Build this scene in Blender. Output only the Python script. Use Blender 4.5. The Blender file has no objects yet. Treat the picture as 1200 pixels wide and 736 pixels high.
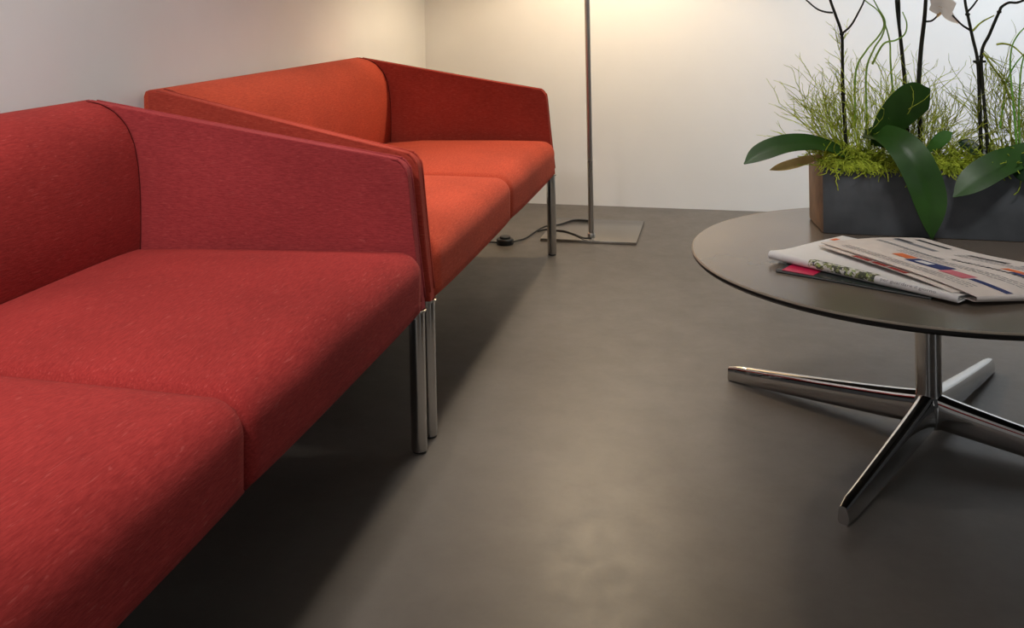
import bpy, bmesh, math, random
from mathutils import Vector, Matrix
C = bpy.context.scene.collection
PI = math.pi
scene = bpy.context.scene
scene.view_settings.view_transform = 'Standard'
scene.view_settings.look = 'None'
scene.view_settings.exposure = 0.0

# ---------------------------------------------------------------- coordinates in metres (world: x right, y away, z up)
STEMS = {'a': [[(0.27, 2.37, 0.543), (0.269, 2.37, 0.585), (0.264, 2.365, 0.695), (0.263, 2.36, 0.775), (0.262, 2.36, 0.835), (0.249, 2.355, 0.879),
        (0.237, 2.35, 0.915), (0.225, 2.35, 0.964), (0.205, 2.35, 1.034)],
       [(0.262, 2.36, 0.835), (0.28, 2.34, 0.855), (0.295, 2.33, 0.884), (0.307, 2.32, 0.913), (0.317, 2.32, 0.952)],
       [(0.243, 2.355, 0.885), (0.227, 2.36, 0.887), (0.209, 2.37, 0.895), (0.187, 2.38, 0.916), (0.159, 2.38, 0.946)]],
 'b': [[(0.408, 2.4, 0.573), (0.405, 2.4, 0.689), (0.397, 2.395, 0.792), (0.388, 2.39, 0.872), (0.385, 2.39, 0.911), (0.379, 2.38, 1.01)],
       [(0.407, 2.405, 0.573), (0.403, 2.405, 0.712), (0.394, 2.4, 0.822), (0.392, 2.395, 0.882), (0.391, 2.39, 1.01)]],
 'c': [[(0.432, 2.385, 0.576), (0.43, 2.385, 0.71), (0.434, 2.38, 0.793), (0.441, 2.375, 0.862), (0.444, 2.37, 0.91), (0.447, 2.37, 0.969)],
       [(0.445, 2.375, 0.861), (0.455, 2.365, 0.863), (0.465, 2.36, 0.873), (0.47, 2.355, 0.887)]],
 'd': [[(0.555, 2.37, 0.542), (0.553, 2.37, 0.658), (0.55, 2.37, 0.766), (0.539, 2.365, 0.822), (0.528, 2.36, 0.876), (0.523, 2.36, 0.909),
        (0.521, 2.36, 0.966)],
       [(0.569, 2.365, 0.543), (0.562, 2.365, 0.658), (0.556, 2.365, 0.781), (0.57, 2.35, 0.832), (0.587, 2.34, 0.881), (0.591, 2.335, 0.892),
        (0.604, 2.33, 0.901), (0.618, 2.32, 0.901), (0.637, 2.31, 0.91)],
       [(0.533, 2.365, 0.841), (0.516, 2.36, 0.853), (0.496, 2.355, 0.875)], [(0.528, 2.36, 0.882), (0.537, 2.35, 0.895), (0.551, 2.35, 0.916)]]}
LEAVES = {'arch': [(0.308, 2.37, 0.602), (0.343, 2.33, 0.608), (0.375, 2.29, 0.589), (0.402, 2.265, 0.546), (0.425, 2.255, 0.474), (0.428, 2.25, 0.39)],
 'dark': [(0.577, 2.36, 0.552), (0.55, 2.37, 0.565), (0.53, 2.38, 0.579), (0.511, 2.39, 0.587)],
 'dry': [(0.213, 2.36, 0.552), (0.18, 2.345, 0.543), (0.141, 2.33, 0.533), (0.096, 2.31, 0.523)],
 'edge': [(0.659, 2.34, 0.587), (0.63, 2.31, 0.565), (0.619, 2.29, 0.542), (0.621, 2.28, 0.512)],
 'left': [(0.273, 2.36, 0.549), (0.237, 2.35, 0.572), (0.188, 2.33, 0.585), (0.131, 2.31, 0.583), (0.079, 2.29, 0.566), (0.038, 2.27, 0.542)],
 'right': [(0.675, 2.34, 0.591), (0.628, 2.32, 0.569), (0.57, 2.29, 0.55), (0.517, 2.265, 0.521), (0.471, 2.25, 0.484)],
 'small': [(0.442, 2.37, 0.563), (0.458, 2.36, 0.582), (0.475, 2.355, 0.599), (0.492, 2.35, 0.611)],
 'up': [(0.339, 2.36, 0.574), (0.356, 2.345, 0.62), (0.387, 2.335, 0.666), (0.417, 2.33, 0.694), (0.443, 2.33, 0.711)]}
CURLS = [[(0.296, 2.42, 0.609), (0.299, 2.42, 0.741), (0.321, 2.41, 0.792), (0.348, 2.4, 0.828), (0.358, 2.39, 0.856), (0.346, 2.38, 0.885),
  (0.324, 2.38, 0.905), (0.3, 2.38, 0.925)],
 [(0.321, 2.41, 0.611), (0.321, 2.41, 0.742), (0.337, 2.4, 0.797), (0.354, 2.39, 0.829), (0.359, 2.38, 0.863), (0.341, 2.37, 0.897),
  (0.327, 2.37, 0.928)],
 [(0.383, 2.42, 0.65), (0.376, 2.42, 0.761), (0.375, 2.42, 0.811), (0.363, 2.4, 0.852), (0.353, 2.39, 0.876)],
 [(0.333, 2.4, 0.762), (0.354, 2.38, 0.809), (0.38, 2.37, 0.819), (0.397, 2.36, 0.833), (0.402, 2.36, 0.857), (0.395, 2.37, 0.884)],
 [(0.625, 2.36, 0.564), (0.617, 2.35, 0.661), (0.608, 2.34, 0.747), (0.608, 2.33, 0.798), (0.617, 2.32, 0.828), (0.636, 2.31, 0.854)],
 [(0.637, 2.38, 0.561), (0.632, 2.37, 0.639), (0.632, 2.36, 0.717), (0.636, 2.35, 0.774), (0.653, 2.34, 0.831)],
 [(0.596, 2.38, 0.618), (0.604, 2.38, 0.68), (0.611, 2.38, 0.724), (0.626, 2.37, 0.763), (0.649, 2.37, 0.792)]]
CURLS_BROWN = [[(0.538, 2.36, 0.839), (0.556, 2.36, 0.858), (0.582, 2.36, 0.873)],
 [(0.586, 2.36, 0.808), (0.599, 2.355, 0.81), (0.615, 2.35, 0.805), (0.629, 2.34, 0.79), (0.646, 2.33, 0.768)],
 [(0.559, 2.36, 0.789), (0.582, 2.36, 0.751), (0.603, 2.36, 0.717), (0.612, 2.36, 0.669), (0.612, 2.36, 0.593)]]
PAPER_TOP = [(0.189, 2.121, 0.405), (0.411, 1.809, 0.408), (0.535, 1.817, 0.392), (0.405, 2.219, 0.398), (0.55, 2.041, 0.395)]
PAPER_WHITE = [(0.079, 2.036, 0.398), (0.383, 1.806, 0.392), (0.236, 2.264, 0.393)]
MAG = [(0.089, 1.969, 0.382), (0.365, 1.83, 0.382), (0.13, 2.059, 0.384)]
CORD1 = [(-0.544, 3.938, 0.012), (-0.576, 3.939, 0.014), (-0.622, 3.936, 0.013), (-0.666, 3.854, 0.012), (-0.716, 3.819, 0.011), (-0.744, 3.746, 0.006),
 (-0.763, 3.633, 0.005), (-0.785, 3.576, 0.008), (-0.8, 3.538, 0.01)]
CORD2 = [(-0.504, 3.619, 0.02), (-0.535, 3.63, 0.016), (-0.577, 3.686, 0.014), (-0.625, 3.734, 0.014), (-0.661, 3.746, 0.013), (-0.705, 3.757, 0.012),
 (-0.738, 3.747, 0.006)]
CORD3 = [(-0.842, 3.531, 0.01), (-0.863, 3.535, 0.008), (-0.898, 3.541, 0.005), (-0.934, 3.481, 0.005), (-0.973, 3.324, 0.005), (-1.03, 3.197, 0.005)]
SWITCH = [(-0.826, 3.548, 0.0)]

# ---------------------------------------------------------------- helpers
def link(o, parent=None):
    C.objects.link(o)
    if parent: o.parent = parent
    return o

def mesh_obj(name, verts, faces, mat, parent=None, smooth=True, angle=None):
    me = bpy.data.meshes.new(name)
    me.from_pydata([tuple(v) for v in verts], [], faces)
    me.materials.append(mat)
    me.update()
    bm = bmesh.new(); bm.from_mesh(me)
    bmesh.ops.recalc_face_normals(bm, faces=bm.faces)
    bm.to_mesh(me); bm.free()
    if smooth:
        me.shade_smooth()
        if angle: me.set_sharp_from_angle(angle=math.radians(angle))
    return link(bpy.data.objects.new(name, me), parent)

def bm_obj(name, bm, mat, parent=None, smooth=True, angle=40):
    me = bpy.data.meshes.new(name)
    bmesh.ops.recalc_face_normals(bm, faces=bm.faces)
    bm.to_mesh(me); bm.free()
    me.materials.append(mat)
    if smooth:
        me.shade_smooth()
        if angle: me.set_sharp_from_angle(angle=math.radians(angle))
    return link(bpy.data.objects.new(name, me), parent)

def empty(name, loc=(0, 0, 0), rz=0.0):
    o = bpy.data.objects.new(name, None)
    o.location = loc; o.rotation_euler = (0, 0, rz)
    o.empty_display_size = 0.05
    return link(o)

def tag(o, label=None, cat=None, group=None, kind=None):
    if label: o['label'] = label
    if cat: o['category'] = cat
    if group: o['group'] = group
    if kind: o['kind'] = kind
    return o

def catmull(pts, n=6):
    pts = [Vector(p) for p in pts]
    if len(pts) < 3: return pts
    out = []
    P = [2*pts[0]-pts[1]] + pts + [2*pts[-1]-pts[-2]]
    for i in range(1, len(P)-2):
        p0, p1, p2, p3 = P[i-1], P[i], P[i+1], P[i+2]
        for k in range(n):
            t = k/n
            out.append(0.5*((2*p1)+(p2-p0)*t+(2*p0-5*p1+4*p2-p3)*t*t+(3*p1-p0-3*p2+p3)*t**3))
    out.append(pts[-1])
    return out

def tube(V, F, pts, r, n=8, cap=True):
    """append a round tube along pts; r is a number or a list"""
    pts = [Vector(p) for p in pts]
    if not isinstance(r, (list, tuple)): r = [r]*len(pts)
    b0 = len(V)
    t = (pts[1]-pts[0]).normalized()
    a = t.cross(Vector((0, 0, 1)))
    if a.length < 0.1: a = t.cross(Vector((1, 0, 0)))
    a.normalize()
    for i, p in enumerate(pts):
        if i == 0: t = pts[1]-pts[0]
        elif i == len(pts)-1: t = pts[-1]-pts[-2]
        else: t = pts[i+1]-pts[i-1]
        t.normalize()
        a = (a - t*a.dot(t))
        if a.length < 1e-6: a = t.orthogonal()
        a.normalize()
        b = t.cross(a)
        for k in range(n):
            th = 2*PI*k/n
            V.append(p + (a*math.cos(th)+b*math.sin(th))*r[i])
    for i in range(len(pts)-1):
        for k in range(n):
            k2 = (k+1) % n
            F.append((b0+i*n+k, b0+i*n+k2, b0+(i+1)*n+k2, b0+(i+1)*n+k))
    if cap:
        F.append(tuple(b0+k for k in range(n)))
        F.append(tuple(b0+(len(pts)-1)*n+k for k in range(n)))

def lathe(prof, n=48, c=(0, 0)):
    V, F = [], []
    for (r, z) in prof:
        for k in range(n):
            th = 2*PI*k/n
            V.append((c[0]+r*math.cos(th), c[1]+r*math.sin(th), z))
    for i in range(len(prof)-1):
        for k in range(n):
            k2 = (k+1) % n
            F.append((i*n+k, i*n+k2, (i+1)*n+k2, (i+1)*n+k))
    F.append(tuple(range(n)))
    F.append(tuple((len(prof)-1)*n+k for k in range(n)))
    return V, F

def box_bm(x0, x1, y0, y1, z0, z1, bev=0.0, seg=2):
    bm = bmesh.new()
    bmesh.ops.create_cube(bm, size=1)
    for v in bm.verts:
        v.co = Vector((x0+(v.co.x+.5)*(x1-x0), y0+(v.co.y+.5)*(y1-y0), z0+(v.co.z+.5)*(z1-z0)))
    if bev: bmesh.ops.bevel(bm, geom=bm.edges[:], offset=bev, segments=seg, profile=0.5, affect='EDGES')
    return bm

# ---------------------------------------------------------------- materials
def new_mat(name):
    m = bpy.data.materials.new(name); m.use_nodes = True
    nt = m.node_tree
    return m, nt, nt.nodes['Principled BSDF'], nt.nodes, nt.links

def simple(name, col, rough=0.5, metal=0.0, spec=0.5, var=0.0, scale=20.0, bump=0.0):
    m, nt, b, N, L = new_mat(name)
    b.inputs['Roughness'].default_value = rough
    b.inputs['Metallic'].default_value = metal
    b.inputs['Specular IOR Level'].default_value = spec
    tc = N.new('ShaderNodeTexCoord')
    no = N.new('ShaderNodeTexNoise'); no.inputs['Scale'].default_value = scale; no.inputs['Detail'].default_value = 4
    L.new(tc.outputs['Object'], no.inputs['Vector'])
    ra = N.new('ShaderNodeValToRGB')
    ra.color_ramp.elements[0].position = .3; ra.color_ramp.elements[1].position = .7
    ra.color_ramp.elements[0].color = tuple(c*(1-var) for c in col)+(1,)
    ra.color_ramp.elements[1].color = tuple(min(1, c*(1+var)) for c in col)+(1,)
    L.new(no.outputs['Fac'], ra.inputs['Fac'])
    L.new(ra.outputs['Color'], b.inputs['Base Color'])
    if bump:
        bu = N.new('ShaderNodeBump'); bu.inputs['Strength'].default_value = bump; bu.inputs['Distance'].default_value = .002
        L.new(no.outputs['Fac'], bu.inputs['Height']); L.new(bu.outputs['Normal'], b.inputs['Normal'])
    return m

def fabric(name, dark, light, fleck, grain='y'):
    m, nt, b, N, L = new_mat(name)
    b.inputs['Roughness'].default_value = 0.95
    b.inputs['Specular IOR Level'].default_value = 0.15
    b.inputs['Sheen Weight'].default_value = 0.06
    b.inputs['Sheen Roughness'].default_value = 0.45
    b.inputs['Sheen Tint'].default_value = (1.0, .45, .38, 1)
    tc = N.new('ShaderNodeTexCoord')
    def noise(scale, vec_scale, detail=3, rough=.6):
        mp = N.new('ShaderNodeMapping'); mp.inputs['Scale'].default_value = vec_scale
        L.new(tc.outputs['Object'], mp.inputs['Vector'])
        n = N.new('ShaderNodeTexNoise'); n.inputs['Scale'].default_value = scale
        n.inputs['Detail'].default_value = detail; n.inputs['Roughness'].default_value = rough
        L.new(mp.outputs['Vector'], n.inputs['Vector'])
        return n
    def ramp(n, p0, p1, c0, c1):
        r = N.new('ShaderNodeValToRGB')
        r.color_ramp.elements[0].position = p0; r.color_ramp.elements[1].position = p1
        r.color_ramp.elements[0].color = c0; r.color_ramp.elements[1].color = c1
        L.new(n.outputs['Fac'], r.inputs['Fac']); return r
    def ax(l, s): return (l, s, s) if grain == 'x' else (s, l, s)
    fine = noise(240, ax(.22, 1.5), 3, .7)
    r1 = ramp(fine, .30, .72, dark+(1,), light+(1,))
    fl = noise(190, ax(.17, 1.9), 1, .5)
    r2 = ramp(fl, .66, .76, (0, 0, 0, 1), (1, 1, 1, 1))
    tilt = noise(120, ax(.45, 1.5), 1, .5)
    r3 = ramp(tilt, .70, .78, (0, 0, 0, 1), (1, 1, 1, 1))
    mx = N.new('ShaderNodeMath'); mx.operation = 'MAXIMUM'
    L.new(r2.outputs['Color'], mx.inputs[0]); L.new(r3.outputs['Color'], mx.inputs[1])
    ml = N.new('ShaderNodeMath'); ml.operation = 'MULTIPLY'; ml.inputs[1].default_value = .27
    L.new(mx.outputs[0], ml.inputs[0])
    mix = N.new('ShaderNodeMix'); mix.data_type = 'RGBA'
    L.new(ml.outputs[0], mix.inputs['Factor'])
    L.new(r1.outputs['Color'], mix.inputs['A']); mix.inputs['B'].default_value = fleck+(1,)
    big = noise(5, (1, 1, 1), 2, .5)
    r4 = ramp(big, .3, .7, (.88, .88, .88, 1), (1.08, 1.08, 1.08, 1))
    mu = N.new('ShaderNodeMix'); mu.data_type = 'RGBA'; mu.blend_type = 'MULTIPLY'; mu.inputs['Factor'].default_value = 1
    L.new(mix.outputs['Result'], mu.inputs['A']); L.new(r4.outputs['Color'], mu.inputs['B'])
    L.new(mu.outputs['Result'], b.inputs['Base Color'])
    bu = N.new('ShaderNodeBump'); bu.inputs['Strength'].default_value = .35; bu.inputs['Distance'].default_value = .0015
    L.new(fine.outputs['Fac'], bu.inputs['Height']); L.new(bu.outputs['Normal'], b.inputs['Normal'])
    return m

def chrome(name, rough=.07, col=(.62, .61, .60)):
    m, nt, b, N, L = new_mat(name)
    b.inputs['Metallic'].default_value = 1
    b.inputs['Base Color'].default_value = col+(1,)
    tc = N.new('ShaderNodeTexCoord'); n = N.new('ShaderNodeTexNoise'); n.inputs['Scale'].default_value = 5
    L.new(tc.outputs['Object'], n.inputs['Vector'])
    mr = N.new('ShaderNodeMapRange'); mr.inputs['To Min'].default_value = rough*.92; mr.inputs['To Max'].default_value = rough*1.08
    L.new(n.outputs['Fac'], mr.inputs['Value']); L.new(mr.outputs['Result'], b.inputs['Roughness'])
    return m

def floor_mat():
    m, nt, b, N, L = new_mat('floor_resin')
    tc = N.new('ShaderNodeTexCoord')
    n1 = N.new('ShaderNodeTexNoise'); n1.inputs['Scale'].default_value = 3.0; n1.inputs['Detail'].default_value = 6; n1.inputs['Roughness'].default_value = .65
    n2 = N.new('ShaderNodeTexNoise'); n2.inputs['Scale'].default_value = 60; n2.inputs['Detail'].default_value = 3
    L.new(tc.outputs['Object'], n1.inputs['Vector']); L.new(tc.outputs['Object'], n2.inputs['Vector'])
    r = N.new('ShaderNodeValToRGB')
    r.color_ramp.elements[0].position = .3; r.color_ramp.elements[1].position = .72
    r.color_ramp.elements[0].color = (.108, .093, .078, 1); r.color_ramp.elements[1].color = (.135, .118, .101, 1)
    L.new(n1.outputs['Fac'], r.inputs['Fac'])
    n3 = N.new('ShaderNodeTexNoise'); n3.inputs['Scale'].default_value = 11; n3.inputs['Detail'].default_value = 8; n3.inputs['Roughness'].default_value = .75; n3.inputs['Distortion'].default_value = .2
    L.new(tc.outputs['Object'], n3.inputs['Vector'])
    r3 = N.new('ShaderNodeValToRGB'); r3.color_ramp.elements[0].position = .35; r3.color_ramp.elements[1].position = .68
    r3.color_ramp.elements[0].color = (.95, .95, .95, 1); r3.color_ramp.elements[1].color = (1.05, 1.05, 1.055, 1)
    L.new(n3.outputs['Fac'], r3.inputs['Fac'])
    mu = N.new('ShaderNodeMix'); mu.data_type = 'RGBA'; mu.blend_type = 'MULTIPLY'; mu.inputs['Factor'].default_value = 1
    L.new(r.outputs['Color'], mu.inputs['A']); L.new(r3.outputs['Color'], mu.inputs['B'])
    L.new(mu.outputs['Result'], b.inputs['Base Color'])
    mr = N.new('ShaderNodeMapRange'); mr.inputs['From Min'].default_value = .3; mr.inputs['From Max'].default_value = .7; mr.inputs['To Min'].default_value = .46; mr.inputs['To Max'].default_value = .37
    L.new(n3.outputs['Fac'], mr.inputs['Value']); L.new(mr.outputs['Result'], b.inputs['Roughness'])
    b.inputs['Specular IOR Level'].default_value = .36
    bu = N.new('ShaderNodeBump'); bu.inputs['Strength'].default_value = .06; bu.inputs['Distance'].default_value = .002
    L.new(n2.outputs['Fac'], bu.inputs['Height']); L.new(bu.outputs['Normal'], b.inputs['Normal'])
    return m

def leaf_mat(name, c0, c1, rough=.38):
    m, nt, b, N, L = new_mat(name)
    tc = N.new('ShaderNodeTexCoord')
    n = N.new('ShaderNodeTexNoise'); n.inputs['Scale'].default_value = 14; n.inputs['Detail'].default_value = 3
    L.new(tc.outputs['Object'], n.inputs['Vector'])
    r = N.new('ShaderNodeValToRGB'); r.color_ramp.elements[0].position = .3; r.color_ramp.elements[1].position = .7
    r.color_ramp.elements[0].color = c0+(1,); r.color_ramp.elements[1].color = c1+(1,)
    if 'twig' in name or 'moss' in name: n.inputs['Scale'].default_value = 70
    L.new(n.outputs['Fac'], r.inputs['Fac']); L.new(r.outputs['Color'], b.inputs['Base Color'])
    b.inputs['Roughness'].default_value = rough
    b.inputs['Specular IOR Level'].default_value = .3
    return m

M = {}
M['wall'] = simple('wall_paint', (.78, .775, .77), .9, spec=.2, var=.012, scale=6, bump=.03)
M['ceiling'] = simple('ceiling_paint', (.55, .54, .53), .95, spec=.1, var=.01)
M['floor'] = floor_mat()
M['red'] = fabric('red_wool', (.24, .020, .019), (.37, .038, .033), (.55, .14, .12))
M['red_arm'] = fabric('red_wool_arm', (.26, .030, .034), (.40, .055, .056), (.55, .13, .12), 'x')
M['orange'] = fabric('lamp_warmed_wool', (.36, .044, .022), (.54, .082, .038), (.62, .17, .10))  # red wool with the floor lamp's warm glow put into the colour
M['orange_arm'] = fabric('lamp_warmed_wool_arm', (.30, .034, .022), (.44, .060, .036), (.60, .16, .10), 'x')  # same wool with lamp warmth painted in, grain turned for the arms
M['seam'] = simple('dark_red_thread', (.10, .010, .010), .9, spec=.1)
M['chrome'] = chrome('polished_chrome', .06)
M['chrome_leg'] = chrome('chrome_tube', .16, (.55, .54, .53))
M['steel'] = chrome('brushed_steel', .28, (.50, .46, .41))
M['base_steel'] = chrome('satin_steel_plate', .26, (.36, .335, .30))
M['black'] = simple('black_plastic', (.012, .012, .012), .45)
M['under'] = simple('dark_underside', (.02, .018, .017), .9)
M['table'] = simple('brown_laminate', (.138, .110, .086), .24, spec=.7, var=.04, scale=8)
M['table_edge'] = simple('black_edge', (.012, .011, .011), .35)
M['bevel'] = simple('pale_bevel', (.30, .25, .19), .4)
M['zinc'] = simple('dark_zinc', (.075, .083, .092), .5, spec=.45, var=.35, scale=11)
M['zinc_lamplit'] = simple('lamplit_zinc_brown', (.20, .13, .08), .6, var=.35, scale=18)  # zinc again; the lamp's warm light on the end is painted in as brown
M['soil'] = simple('soil', (.03, .022, .014), .95, var=.4, scale=60)
M['moss'] = leaf_mat('moss_strands', (.16, .23, .010), (.60, .70, .07), .7)
M['twig'] = leaf_mat('twig_green', (.24, .31, .02), (.74, .86, .12), .7)
M['twig_dark'] = leaf_mat('twig_olive', (.12, .15, .012), (.58, .66, .09), .7)
M['leaf'] = leaf_mat('orchid_leaf', (.016, .052, .007), (.028, .085, .012), .42)
M['leaf_light'] = leaf_mat('orchid_leaf_light', (.04, .12, .025), (.06, .17, .03), .35)
M['leaf_dark'] = leaf_mat('orchid_leaf_dark', (.006, .028, .008), (.012, .045, .012), .35)
M['dry'] = leaf_mat('dry_leaf', (.38, .25, .08), (.62, .45, .18), .7)
M['stem'] = leaf_mat('orchid_stem', (.010, .012, .008), (.022, .024, .014), .5)
M['curl'] = leaf_mat('curly_blade', (.16, .34, .05), (.34, .54, .10), .5)
M['curl_bright'] = leaf_mat('bright_blade', (.16, .42, .05), (.28, .58, .09), .45)
M['petal'] = simple('orchid_petal', (.82, .78, .74), .6, var=.05)
def petal_mat():
    m, nt, b, N, L = new_mat('orchid_petal')
    tc = N.new('ShaderNodeTexCoord'); no = N.new('ShaderNodeTexNoise'); no.inputs['Scale'].default_value = 40
    L.new(tc.outputs['Object'], no.inputs['Vector'])
    r = N.new('ShaderNodeValToRGB'); r.color_ramp.elements[0].color = (.80, .74, .68, 1); r.color_ramp.elements[1].color = (.92, .90, .88, 1)
    L.new(no.outputs['Fac'], r.inputs['Fac']); L.new(r.outputs['Color'], b.inputs['Base Color'])
    t = N.new('ShaderNodeBsdfTranslucent'); L.new(r.outputs['Color'], t.inputs['Color'])
    x = N.new('ShaderNodeMixShader'); x.inputs[0].default_value = .5
    L.new(b.outputs[0], x.inputs[1]); L.new(t.outputs[0], x.inputs[2]); L.new(x.outputs[0], N['Material Output'].inputs['Surface'])
    b.inputs['Roughness'].default_value = .6
    return m
M['petal'] = petal_mat()
M['petal_lip'] = simple('orchid_lip', (.70, .48, .22), .6, var=.15)
M['paper'] = simple('newsprint_white', (.70, .69, .685), .85, spec=.2, var=.02, scale=30)
M['paper_pink'] = simple('newsprint_pinkish', (.66, .595, .55), .85, spec=.2, var=.04, scale=30)
M['paper_in'] = simple('newsprint_inner', (.42, .26, .18), .9, var=.25, scale=40)
M['ink'] = simple('ink', (.03, .03, .035), .8)
M['ink_grey'] = simple('ink_grey', (.22, .22, .23), .8)
M['ink_red'] = simple('ink_red', (.28, .012, .010), .7)
M['ink_pink'] = simple('ink_pink', (.55, .14, .18), .7)
M['ink_blue'] = simple('ink_blue', (.02, .035, .14), .7)
M['ink_orange'] = simple('ink_orange', (.65, .16, .05), .7)
M['mag_cover'] = simple('magazine_cover', (.02, .03, .028), .25)
M['mag_pink'] = simple('magazine_pink', (.55, .01, .07), .3)
M['mag_pages'] = simple('magazine_pages', (.35, .36, .36), .8)

def photo_mat():
    m, nt, b, N, L = new_mat('printed_crowd_photo')
    tc = N.new('ShaderNodeTexCoord')
    v = N.new('ShaderNodeTexVoronoi'); v.inputs['Scale'].default_value = 150
    L.new(tc.outputs['Object'], v.inputs['Vector'])
    n = N.new('ShaderNodeTexNoise'); n.inputs['Scale'].default_value = 90
    L.new(tc.outputs['Object'], n.inputs['Vector'])
    r = N.new('ShaderNodeValToRGB'); e = r.color_ramp.elements
    r.color_ramp.interpolation = 'CONSTANT'
    e[0].position = 0; e[0].color = (.06, .07, .04, 1); e[1].position = .36; e[1].color = (.22, .24, .10, 1)
    for p, c in ((.48, (.62, .60, .56)), (.58, (.05, .05, .06)), (.66, (.30, .38, .12)), (.76, (.7, .68, .66))):
        x = e.new(p); x.color = c+(1,)
    s = N.new('ShaderNodeSeparateColor'); L.new(v.outputs['Color'], s.inputs['Color'])
    mx = N.new('ShaderNodeMath'); mx.operation = 'ADD'
    ml = N.new('ShaderNodeMath'); ml.operation = 'MULTIPLY'; ml.inputs[1].default_value = .6
    L.new(s.outputs['Red'], ml.inputs[0]); L.new(ml.outputs[0], mx.inputs[0])
    m2 = N.new('ShaderNodeMath'); m2.operation = 'MULTIPLY'; m2.inputs[1].default_value = .45
    L.new(n.outputs['Fac'], m2.inputs[0]); L.new(m2.outputs[0], mx.inputs[1])
    L.new(mx.outputs[0], r.inputs['Fac']); L.new(r.outputs['Color'], b.inputs['Base Color'])
    b.inputs['Roughness'].default_value = .7
    return m
M['photo'] = photo_mat()

# ---------------------------------------------------------------- room shell
WX, WY, CH = -1.368, 4.296, 2.75
def quad(name, pts, mat, nd=None):
    o = mesh_obj(name, pts, [(0, 1, 2, 3)], mat, smooth=False)
    o['kind'] = 'structure'
    return o
def slab(name, x0, x1, y0, y1, z0, z1, mat):
    o = bm_obj(name, box_bm(x0, x1, y0, y1, z0, z1), mat, smooth=False)
    o['kind'] = 'structure'
    return o
slab('floor', WX-.1, 4.6, -3.6, WY+.1, -.1, 0, M['floor'])
slab('wall_left', WX-.1, WX, -3.6, WY+.1, 0, CH, M['wall'])
slab('wall_back', WX, 4.6, WY, WY+.1, 0, CH, M['wall'])
slab('ceiling', WX-.1, 4.6, -3.6, WY+.1, CH, CH+.1, M['ceiling'])

# ---------------------------------------------------------------- sofas
ZB, HW, XF, XB = .295, .771, -.606, -1.345      # underside height, half width at the front, front and back depth
def y_out(x):                                   # outer half width, arms splay a little toward the front
    return HW - .098*(XF-x)/(XF-XB)
TH = .036

def arm_mesh(sgn):
    bm = bmesh.new()
    # side profile in x,z
    prof = [(XB, ZB), (XB+.004, .728), (XB+.02, .731)]
    p0 = Vector((XB+.02, .731)); p1 = Vector((-.634, .602)); p2 = Vector((XF-.002, ZB))
    n = 10
    for i in range(1, n): prof.append(tuple(p0.lerp(p1, i/n)*1.0))
    r = .032
    a = p1+(p0-p1).normalized()*r; c = p1+(p2-p1).normalized()*r
    for i in range(7):
        t = i/6
        q = a*(1-t)**2+p1*2*t*(1-t)+c*t*t
        prof.append((q.x, q.y))
    for i in range(1, 5): prof.append(tuple(c.lerp(p2, i/5)))
    prof.append((XF-.002, ZB))
    def ring(off):
        vs = []
        for (x, z) in prof: vs.append(bm.verts.new((x, sgn*(y_out(x)-off), z)))
        return vs
    o, i_ = ring(0), ring(TH)
    m = len(prof)
    for k in range(m):
        k2 = (k+1) % m
        bm.faces.new((o[k], o[k2], i_[k2], i_[k]))
    fo = bm.faces.new(o); fi = bm.faces.new(i_)
    ed = set(fo.edges) | set(fi.edges)
    bmesh.ops.bevel(bm, geom=list(ed), offset=.0075, segments=3, profile=.6, affect='EDGES')
    return bm

def piping(sgn, off):
    pts = [(XB+.03, .7285), (-.9, .650), (-.675, .6095), (-.650, .6035), (-.638, .590), (-.632, .572), (-.622, .45), (XF-.003, ZB+.02)]
    pts = [(x, sgn*(y_out(x)-off), z) for x, z in pts]
    V, F = [], []
    tube(V, F, catmull(pts, 5), .0028, 6)
    return V, F

def back_mesh():
    prof = [(-1.352, ZB), (-1.352, .60), (-1.351, .715), (-1.346, .727), (-1.335, .731), (-1.315, .730), (-1.285, .723),
            (-1.255, .706), (-1.230, .678), (-1.214, .640), (-1.206, .590), (-1.203, .53), (-1.204, .46), (-1.208, .40), (-1.212, ZB+.02), (-1.22, ZB)]
    V, F = [], []
    n = 24
    for j in range(n+1):
        t = -1+2*j/n
        for (x, z) in prof:
            bul = .012*(1-t**6)*max(0, min(1, (x+1.335)/.1))*(1 if z > .4 else 0)
            w = y_out(x)-TH*.55
            if x < -1.325: w = y_out(x)-.001
            V.append((x+bul-.012*(1 if x > -1.3 else 0)*0, t*w, z))
    m = len(prof)
    for j in range(n):
        for k in range(m):
            k2 = (k+1) % m
            F.append((j*m+k, j*m+k2, (j+1)*m+k2, (j+1)*m+k))
    F.append(tuple(range(m))); F.append(tuple(n*m+k for k in range(m)))
    return V, F

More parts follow.
